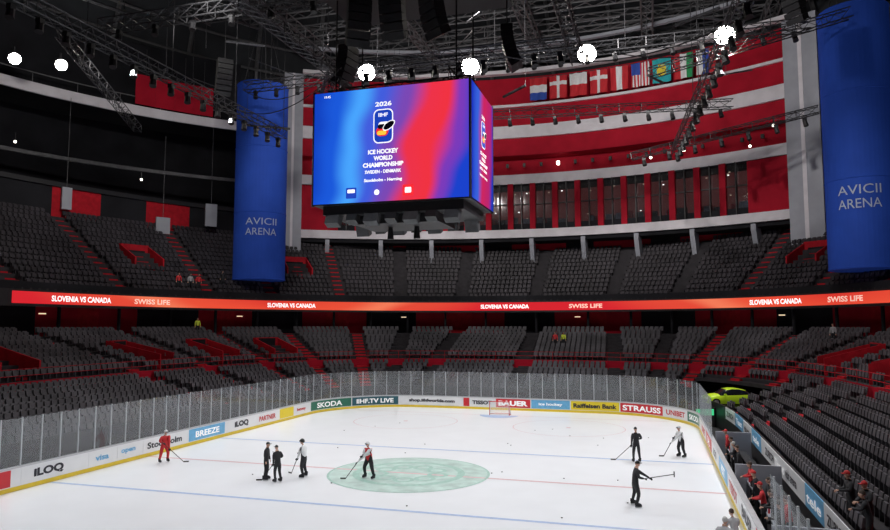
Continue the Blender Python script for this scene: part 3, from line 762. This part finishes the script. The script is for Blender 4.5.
array(mb, 24, 16, 32.5, 6, -.8); array(mb, -22, 14, 31.5, 7, .8)
mb.box((0.3, 0, 28.4), (11, 8, .3), 0)
for x in (-4, -1.5, 1.5, 4.3): mb.box((x, -2.5, 27.9), (1.4, 1.6, 1.1), 0)
mb.build('line_array_speakers', [M_black])
lampspec = [(-12.6, 23.7, 33), (-2.4, 25.0, 33), (8.6, 25.0, 33), (20.3, 24.6, 33.1), (-39.9, 13.7, 33.1), (-42.8, 11.2, 33.1)]
mb = MB()
for (x, y, z) in lampspec:
    c = Vector((x, y, z)); d = (Vector((6, -16, 2))-c).normalized(); rl = .82 if x > -30 else .5
    mb.tube(c-d*.9, c-d*.1, .25, 0, 16, rl+.02); mb.tube(c-d*.1, c, rl+.02, 0, 20, rl+.06)
    mb.tube(c, c+d*.05, rl, 1, 28)
    mb.box(c-d*.5+Vector((0, 0, .6)), (.15, .15, .9), 0)
mb.build('arena_floodlights', [M_black, M_lamp])
mb = MB()
for (x, y, z) in [(-50, 18, 27.5), (-48, 25, 23), (-45, 31, 25.8), (14, 38, 26), (26, 38, 28.5), (-52, 12, 24.2), (24, 40, 27)]:
    mb.sph((x, y, z), (.14, .14, .14), 0, 8, 6); mb.tube((x, y, z), (x, y, z+1), .05, 1, 4)
mb.build('small_downlights', [M_smalllamp, M_black])

# ------------------------------------------------------------------ team bench
bench = empty('team_bench')
mb = MB()
mb.box((18.3, -1.5, .12), (2.1, 24, .24), 0)
for y in (-12, -1.5, 9): mb.box((18.3, y, .9), (2.0, .12, 1.7), 2)
for yc in (-6.8, 3.8):
    mb.box((18.7, yc, .68), (.42, 9.6, .06), 1)
    for k in range(6): mb.box((18.7, yc-4.5+k*1.8, .44), (.36, .08, .42), 0)
mb.box((17.9, -1.5, 1.02), (.25, 20, .05), 2)
for k in range(12): mb.tube((17.85, -9+k*1.4, 1.05), (17.85, -9+k*1.4, 1.3), .04, 3 if k % 2 else 2, 8)
mb.build('bench_structure', [M_black, M_black, M_grey, M_adred], bench)

# ------------------------------------------------------------------ car
def make_car(loc, rot):
    root = empty('compact_car', loc, rot)
    st = [(-2.0, .62, .32, .62, .66, .5), (-1.92, .80, .22, .72, .78, .6), (-1.5, .87, .2, .84, .92, .7), (-.95, .89, .2, .88, .98, .72), (-.35, .90, .2, .90, 1.38, .62),
          (.15, .90, .2, .91, 1.46, .62), (.7, .90, .2, .93, 1.45, .60), (1.3, .89, .2, .95, 1.32, .58), (1.75, .86, .22, .95, 1.02, .62), (1.98, .78, .3, .85, .9, .58), (2.04, .62, .38, .7, .74, .5)]
    vs = []; fs = []; ms = []
    for (x, w, zb, zbelt, zr, rw) in st:
        ring = [(-w*.9, zb), (-w, zb+.18), (-w*1.01, (zb+zbelt)/2), (-w*.97, zbelt), (-rw-.04, zr-.06), (-rw*.8, zr), (0, zr+.02)]
        ring = ring+[(-a, b) for a, b in ring[:-1][::-1]]
        vs += [(x, a, b) for a, b in ring]
    n = 13
    for i in range(len(st)-1):
        for k in range(n):
            k2 = (k+1) % n; fs.append((i*n+k, i*n+k2, (i+1)*n+k2, (i+1)*n+k))
            g = 0
            if k in (3, 8) and 3 <= i <= 7: g = 1
            if k in (4, 5, 6, 7) and i in (3, 7): g = 1
            ms.append(g)
    fs.append(tuple(range(n))[::-1]); ms.append(0); fs.append(tuple((len(st)-1)*n+k for k in range(n))); ms.append(0)
    mb = MB(); mb.v = vs; mb.f = fs; mb.m = ms
    mb.build('car_body', [M_carpaint, M_carglass], root, True)
    mb = MB()
    for x in (-1.3, 1.25):
        for y in (-.86, .86):
            s_ = 1 if y > 0 else -1
            mb.tube((x, y-s_*.1, .33), (x, y+s_*.07, .33), .33, 0, 20); mb.tube((x, y+s_*.05, .33), (x, y+s_*.085, .33), .21, 1, 10)
    for y in (-.55, .55): mb.box((-1.93, y, .66), (.12, .36, .12), 2); mb.box((1.99, y, .74), (.1, .34, .1), 3)
    mb.box((-1.98, 0, .42), (.08, .9, .16), 0)
    for y in (-.98, .98): mb.box((-.55, y, .98), (.16, .18, .12), 4)
    mb.build('wheels_and_lights', [M_rubber, M_post, M_em_w, M_adred, M_carpaint], root)
make_car((19.7, 26.6, 1.50), rad(16.6))
mb = MB(); mb.box((21.6, 27.2, .74), (7.4, 5.0, 1.5), 0, Matrix.Rotation(rad(10), 3, 'Z')); mb.box((19.6, 24.55, 1.15), (5.4, .1, .5), 1, Matrix.Rotation(rad(16.6), 3, 'Z'))
mb.build('display_platform', [M_black, M_greenled])

# ------------------------------------------------------------------ people
def person(name, loc, yaw, top=M_cblack, legs=M_cblack, head='hair', hairm=M_hairb, h=1.85, bulk=1.0, lean=0, stick=None, skates=False, sit=False, stance=.13, bend=0.0, arms='side', armm=None):
    root = empty(name, loc, yaw); k = h/1.8; up = .0 if not skates else .07
    pz = .95-bend
    J = {'pel': (0, 0, pz), 'sp': (0, 0, pz+.2), 'ch': (0, 0, pz+.42), 'nk': (0, 0, pz+.58), 'hb': (0, .02, pz+.66)}
    for s_, n_ in ((-1, 'L'), (1, 'R')):
        J['hp'+n_] = (s_*.10, 0, pz-.05); J['kn'+n_] = (s_*stance, .05+bend*.9, .50-bend*.2); J['an'+n_] = (s_*(stance+.03), -.02, .10); J['to'+n_] = (s_*(stance+.05), .16, .05)
        J['sh'+n_] = (s_*.19, 0, pz+.50)
    if sit:
        dz = .5-pz
        for q in list(J):
            if q[:2] not in ('kn', 'an', 'to'): J[q] = (J[q][0], J[q][1], J[q][2]+dz)
        for s_, n_ in ((-1, 'L'), (1, 'R')):
            J['kn'+n_] = (s_*.14, .45, .52); J['an'+n_] = (s_*.14, .46, .10); J['to'+n_] = (s_*.15, .64, .05)
    pel = Vector(J['pel']); Rl = Matrix.Rotation(-rad(lean), 3, 'X')
    for q in ('sp', 'ch', 'nk', 'hb', 'shL', 'shR'): J[q] = tuple(pel+Rl @ (Vector(J[q])-pel))
    shz = J['shR'][2]; shy = J['shR'][1]
    tip = None
    if stick is not None:
        topw = Vector((.2, shy+.27, shz-.32)); tip = Vector((stick[0], stick[1], stick[2])); low = topw+(tip-topw)*.30
        J['wrR'] = tuple(topw); J['wrL'] = tuple(low)
    elif arms == 'side':
        J['wrR'] = (.27, shy+.06, shz-.56); J['wrL'] = (-.27, shy+.08, shz-.56)
    elif arms == 'front':
        J['wrR'] = (.08, shy+.34, shz-.28); J['wrL'] = (-.10, shy+.36, shz-.25)
    for s_, n_ in ((-1, 'L'), (1, 'R')):
        a = Vector(J['sh'+n_]); b = Vector(J['wr'+n_]); mid = (a+b)/2; d = (b-a).length; o = math.sqrt(max(0, .29**2-(d/2)**2))
        J['el'+n_] = tuple(mid+Vector((s_*.5, -.6, -.35)).normalized()*o)
    rr = {'pel': .145, 'sp': .135, 'ch': .155, 'nk': .065, 'hb': .06, 'hp': .10, 'kn': .068, 'an': .048, 'to': .045, 'sh': .08, 'el': .052, 'wr': .036}
    seg = [('pel', 'sp', 0), ('sp', 'ch', 0), ('ch', 'nk', 0), ('nk', 'hb', 2)]
    for n_ in 'LR': seg += [('pel', 'hp'+n_, 1), ('hp'+n_, 'kn'+n_, 1), ('kn'+n_, 'an'+n_, 1), ('an'+n_, 'to'+n_, 3), ('ch', 'sh'+n_, 0), ('sh'+n_, 'el'+n_, 4), ('el'+n_, 'wr'+n_, 4)]
    names = list(J); bm = bmesh.new(); sl = bm.verts.layers.skin.verify(); bv = {}
    for q in names:
        v = bm.verts.new((J[q][0]*k, J[q][1]*k, J[q][2]*k+up)); bv[q] = v
        r = rr.get(q, rr.get(q[:2], .05))*k; bl = bulk if q[:2] not in ('nk', 'hb', 'wr', 'to') else 1
        fl = .72 if q in ('pel', 'sp', 'ch') else 1
        v[sl].radius = (r*bl*(1.12 if q in ('pel', 'sp', 'ch') else 1), r*bl*fl*1.05); v[sl].use_root = (q == 'pel')
    for a, b, l in seg: bm.edges.new((bv[a], bv[b]))
    me = D.meshes.new('body'); bm.to_mesh(me); bm.free(); ob = D.objects.new('body', me); COL.objects.link(ob)
    sk = ob.modifiers.new('Skin', 'SKIN'); sk.branch_smoothing = .6; ss = ob.modifiers.new('Sub', 'SUBSURF'); ss.levels = 1; ss.render_levels = 1
    bpy.context.view_layer.update(); dg = bpy.context.evaluated_depsgraph_get(); nm = D.meshes.new_from_object(ob.evaluated_get(dg))
    ob.modifiers.clear(); ob.data = nm; ob.parent = root
    nm.materials.clear()
    for m_ in (top, legs, M_skin, M_cblack, armm or top): nm.materials.append(m_)
    SG = [(Vector(J[a])*k+Vector((0, 0, up)), Vector(J[b])*k+Vector((0, 0, up)), l) for a, b, l in seg]
    for p in nm.polygons:
        c = p.center; best = (9, 0)
        for a, b, l in SG:
            ab = b-a; t = max(0, min(1, (c-a).dot(ab)/ab.dot(ab))); d = (c-(a+ab*t)).length
            if d < best[0]: best = (d, l)
        l = best[1]
        if l == 0 and c.z < (J['pel'][2]*k+up-.02): l = 1
        p.material_index = l; p.use_smooth = True
    mb = MB(); hb = Vector(J['hb'])*k+Vector((0, 0, up)); c = hb+Vector((0, .02, .10))*k
    mb.sph(c, (.076*k, .094*k, .118*k), 0, 16, 12); mb.sph(c+Vector((0, .03, -.06))*k, (.055*k, .06*k, .055*k), 0, 12, 8)
    mb.tube(c+Vector((0, .088, .01))*k, c+Vector((0, .112, -.028))*k, .010*k, 0, 6, .016*k)
    for s_ in (-1, 1):
        mb.sph(c+Vector((s_*.077, 0, -.01))*k, (.012*k, .02*k, .03*k), 0, 8, 6); mb.sph(c+Vector((s_*.030, .083, .010))*k, (.012*k, .008*k, .008*k), 2, 8, 6)
        mb.sph(c+Vector((s_*.030, .090, .010))*k, (.005*k, .004*k, .005*k), 3, 6, 4)
    mb.box(c+Vector((0, .088, -.058))*k, (.045*k, .012*k, .009*k), 4)
    Rh = Matrix.Rotation(rad(18), 3, 'X')
    if head == 'hair': mb.sph(c+Vector((0, -.008, .012))*k, (.086*k, .102*k, .122*k), 1, 16, 8, 0, .52, Rh)
    elif head == 'cap':
        mb.sph(c+Vector((0, 0, .02))*k, (.088*k, .104*k, .115*k), 1, 16, 8, 0, .5); mb.box(c+Vector((0, .13, .03))*k, (.13*k, .10*k, .012*k), 1)
    else:
        mb.sph(c+Vector((0, -.004, .015))*k, (.110*k, .130*k, .135*k), 1, 16, 8, 0, .56, Rh)
        mb.box(c+Vector((0, .125, .02))*k, (.15*k, .012*k, .07*k), 5); mb.tube(c+Vector((-.09, 0, -.05))*k, c+Vector((0, .04, -.13))*k, .007*k, 3, 4); mb.tube(c+Vector((.09, 0, -.05))*k, c+Vector((0, .04, -.13))*k, .007*k, 3, 4)
    mb.build('head', [M_skin, hairm, M_jwhite, M_cblack, M_jred, M_win], root, True)
    mb = MB(); gl = M_cblack if stick is not None else M_skin
    for n_ in 'LR':
        w = Vector(J['wr'+n_])*k+Vector((0, 0, up)); d = (Vector(J['wr'+n_])-Vector(J['el'+n_])).normalized(); s_ = -1 if n_ == 'L' else 1
        side = d.cross(Vector((0, 0, 1)));
        if side.length < .2: side = Vector((0, 1, 0))
        side.normalize(); nrm = side.cross(d).normalized(); R = Matrix((side, nrm, d)).transposed(); g = 1.5 if stick is not None else 1
        mb.box(w+d*.045*k, (.08*k*g, .03*k*g, .09*k), 0, R, .95)
        for i, ln in enumerate((.062, .072, .068, .052)):
            b0 = w+d*.088*k+side*(i-1.5)*.02*k*g; b1 = b0+(d*.8-nrm*.35)*ln*.5*k; b2 = b1+(d*.25-nrm*.9)*ln*.5*k
            mb.tube(b0, b1, .009*k*g, 0, 6, .0085*k*g); mb.tube(b1, b2, .0085*k*g, 0, 6, .007*k*g)
        t0 = w+d*.03*k+side*.038*k*g*s_; t1 = t0+(d*.6+side*s_*.6-nrm*.2)*.035*k; t2 = t1+(d*.8-nrm*.5)*.03*k
        mb.tube(t0, t1, .011*k*g, 0, 6); mb.tube(t1, t2, .010*k*g, 0, 6, .008*k*g)
    mb.build('hands', [gl], root, True)
    if skates:
        mb = MB()
        for n_ in 'LR':
            a = Vector(J['an'+n_])*k; x = a.x; y = a.y+.07
            mb.box((x, y, .10), (.095, .30, .10), 0, None, .9); mb.box((x, y-.09, .19), (.10, .13, .14), 0); mb.box((x, y, .022), (.008, .31, .04), 1)
            mb.box((x, y-.09, .05), (.03, .06, .03), 2); mb.box((x, y+.09, .05), (.03, .06, .03), 2)
        mb.build('skates', [M_cblack, M_post, M_helw], root)
    else:
        mb = MB()
        for n_ in 'LR':
            a = Vector(J['an'+n_])*k; mb.box((a.x, a.y+.07, .045), (.095, .28, .08), 0, None, .85)
        mb.build('shoes', [M_cblack], root)
    if stick is not None:
        mb = MB(); a = Vector(J['wrR'])*k+Vector((0, 0, up)); b = Vector(J['wrL'])*k+Vector((0, 0, up)); d = (b-a).normalized()
        if tip.z < .3: t = (-a.z+.03)/d.z; e_ = a+d*t
        else: e_ = a+d*1.35
        mb.tube(a-d*.12+Vector((0, .0, 0)), e_, .02, 0, 6); side = Vector((d.x, d.y, 0)).normalized()
        if tip.z < .3: R = Matrix((side, Vector((-side.y, side.x, 0)), Vector((0, 0, 1)))).transposed(); mb.box(e_+side*.13+Vector((0, 0, .02)), (.30, .02, .075), 0, R)
        else: mb.box(e_, (.08, .03, .25), 0)
        mb.build('hockey_stick', [M_wood], root)
    return root
PI = math.pi
person('hockey_player', (-14.9, -1.3, 0.012), rad(-120), M_jred, M_jred, 'helmet', M_helw, 1.92, 1.35, 14, (-.75, .85, .02), True, bend=.06, stance=.2)
person('hockey_coach', (-6.4, -3.8, 0.012), rad(-80), M_cblack, M_cblack, 'cap', M_helk, 1.90, 1.2, 4, None, True, arms='side')
person('hockey_coach', (-5.5, -4.1, 0.012), rad(60), M_cblack, M_cblack, 'cap', M_helk, 1.86, 1.2, 12, (-.4, .85, .02), True, bend=.04)
person('hockey_player', (-4.75, -2.6, 0.012), rad(95), M_jwhite, M_cblack, 'helmet', M_helk, 1.98, 1.38, 8, (.55, .9, .02), True, bend=.03, stance=.18, armm=M_jwhite)
person('hockey_player', (-1.2, -1.9, 0.02), rad(165), M_jred, M_cblack, 'helmet', M_helw, 1.95, 1.4, 10, (.85, .75, .02), True, bend=.06, stance=.24, armm=M_jwhite)
person('hockey_coach', (12.6, 6.9, 0.012), rad(20), M_cblack, M_cblack, 'cap', M_helk, 1.98, 1.25, 5, (-.95, .6, .02), True, stance=.15)
person('hockey_player', (15.3, 9.4, 0.012), rad(130), M_jwhite, M_cblack, 'helmet', M_helw, 1.92, 1.35, 14, (.5, .9, .02), True, bend=.05, stance=.2)
person('hockey_coach', (12.75, -3.7, 0.012), rad(-70), M_cblack, M_cblack, 'cap', M_helk, 1.98, 1.3, 8, (.5, 1.0, 1.25), True, bend=.04, stance=.26)
person('team_staff', (15.8, -12.3, 0.012), rad(-20), M_cgrey, M_cblack, 'hair', M_hairg, 1.92, 1.3, 14, None, False, arms='front')
person('team_staff', (16.35, -10.6, 0.012), rad(30), M_cgrey, M_cblack, 'hair', M_hairb, 1.8, 1.05, 18, None, False, arms='front')
for (x, y, yw, t, hd, hm, a_) in [(17.75, -7.2, 80, M_jred, 'cap', M_capr, 'front'), (17.95, -8.4, 100, M_cblack, 'hair', M_hairb, 'front'), (17.8, -5.0, 70, M_cblack, 'cap', M_capr, 'side'),
                                  (17.9, -2.9, 95, M_jred, 'hair', M_hairb, 'front'), (17.85, 1.5, 85, M_cblack, 'hair', M_hairb, 'side'), (17.85, 4.4, 95, M_cgrey, 'hair', M_hairb, 'side'), (17.9, -10.2, 60, M_cblack, 'hair', M_hairb, 'front'),
                                  (18.2, -6.1, 110, M_cblack, 'hair', M_hairb, 'side'), (17.8, 2.7, 80, M_cblack, 'hair', M_hairg, 'front'), (17.85, 7.2, 90, M_jred, 'cap', M_capr, 'side'), (18.3, -9.3, 75, M_jred, 'hair', M_hairb, 'side')]:
    person('team_staff', (x, y, .24), rad(yw), t, M_cblack, hd, hm, 1.88, 1.2, 8, arms=a_)
person('spectator', (20.0, -10.6, 1.5), rad(95), M_cblack, M_cblack, 'cap', M_capr, 1.85, 1.3, 4, arms='front')
person('spectator', (20.15, -11.9, 1.5), rad(115), M_cblack, M_cblack, 'cap', M_capr, 1.80, 1.3, 3, arms='front')
person('spectator', (19.95, -12.9, 1.5), rad(70), M_cblack, M_cblack, 'hair', M_hairb, 1.72, 1.2, 14, arms='front')
def seatp(u, i, A, B, N, zs, frac=.25):
    p = PP(rad(u), (i+frac)/N, A, B); return (p[0], p[1], zs[i])
for (u, i, t) in [(150.5, 1, M_jred), (151.8, 1, M_cgrey), (153.6, 1, M_jred), (146, 2, M_cblack)]:
    p = seatp(u, i, UA, UB, NU, zU); person('spectator', p, math.atan2(-p[1], -p[0])-PI/2, t, M_cblack, 'hair', M_hairb, 1.75, 1.1)
for (u, i, t) in [(88, 12, M_jred), (86.9, 12, M_jyel), (152, 17, M_jyel), (35, 15, M_cgrey)]:
    p = seatp(u, i, LA, LB, NL, zL); person('spectator', p, math.atan2(-p[1], -p[0])-PI/2, t, M_cblack, 'hair', M_hairb, 1.75, 1.1)

mb = MB()
for i in range(26):
    x = random.uniform(-12, 14); y = random.uniform(-8, 22); mb.tube((x, y, .018), (x, y, .044), .04, 0, 10)
mb.build('hockey_pucks', [M_rubber])

# ------------------------------------------------------------------ lights
def spot(name, loc, tgt, power, ang=110, blend=.6, r=.4, col=(1, .97, .93)):
    l = D.lights.new(name, 'SPOT'); l.energy = power; l.spot_size = rad(ang); l.spot_blend = blend; l.shadow_soft_size = r; l.color = col
    o = D.objects.new(name, l); COL.objects.link(o); o.location = loc; d = Vector(tgt)-Vector(loc); o.rotation_euler = d.to_track_quat('-Z', 'Y').to_euler()
for x in (-19.5, 19.5):
    for y in (-22, -11, 0, 11, 21): spot('ice_spotlight', (x, y, 25.4), (x*.2, y*.95, 0), 8400, 84, .5, .35, (.95, .97, 1))
for x in (-12.6, -2.4, 8.6, 20.3): spot('flood_spotlight', (x, 24.3, 32.2), (x*.5, 8, 0), 6000, 92, .6, .4)
for x in (-12, 0, 12): spot('fascia_fill_light', (x, 16, 35), (x*2.0, 56, 31), 15500, 84, .8, .6, (1, .95, .92))  # added fill spots that brighten the far fascia
for x in (-14, 14): spot('drum_fill_light', (x, 0, 32), (x*2.1, 32, 24), 6500, 60, .8, .5)  # added fill spots aimed at the fabric drums
for (x, y, tx, ty, tz, p) in [(-22, 10, -48, 20, 8, 4800), (-22, -8, -48, -2, 8, 4000), (22, 0, 34, 2, 5, 7500), (22, 12, 36, 22, 8, 5500), (-8, 22, -10, 46, 4, 8000), (10, 22, 12, 46, 4, 8000), (-24, 18, -34, 36, 8, 3200), (-26, 8, -50, 24, 34, 7000)]:
    spot('house_fill_light', (x, y, 31), (tx, ty, tz), p, 90, .8, .6)  # added fill for the stands and the left gallery
for x in (-20, 0, 20): spot('roof_fill_light', (x, 10, 38), (x, 20, 60), 6000, 140, .8, .5)  # added fill that lifts the dark ceiling, no real uplights here
w = D.worlds.new('world'); S.world = w; w.use_nodes = True; w.node_tree.nodes['Background'].inputs[0].default_value = (.02, .022, .03, 1); w.node_tree.nodes['Background'].inputs[1].default_value = .3

# ------------------------------------------------------------------ camera
cam = D.cameras.new('camera'); cam.lens = 28; cam.sensor_width = 36; cam.clip_end = 500; cam.clip_start = .2
co = D.objects.new('camera', cam); COL.objects.link(co); co.location = (13.7, -37.5, 8.3); co.rotation_euler = (rad(90+4.95), 0, rad(16.6)); S.camera = co
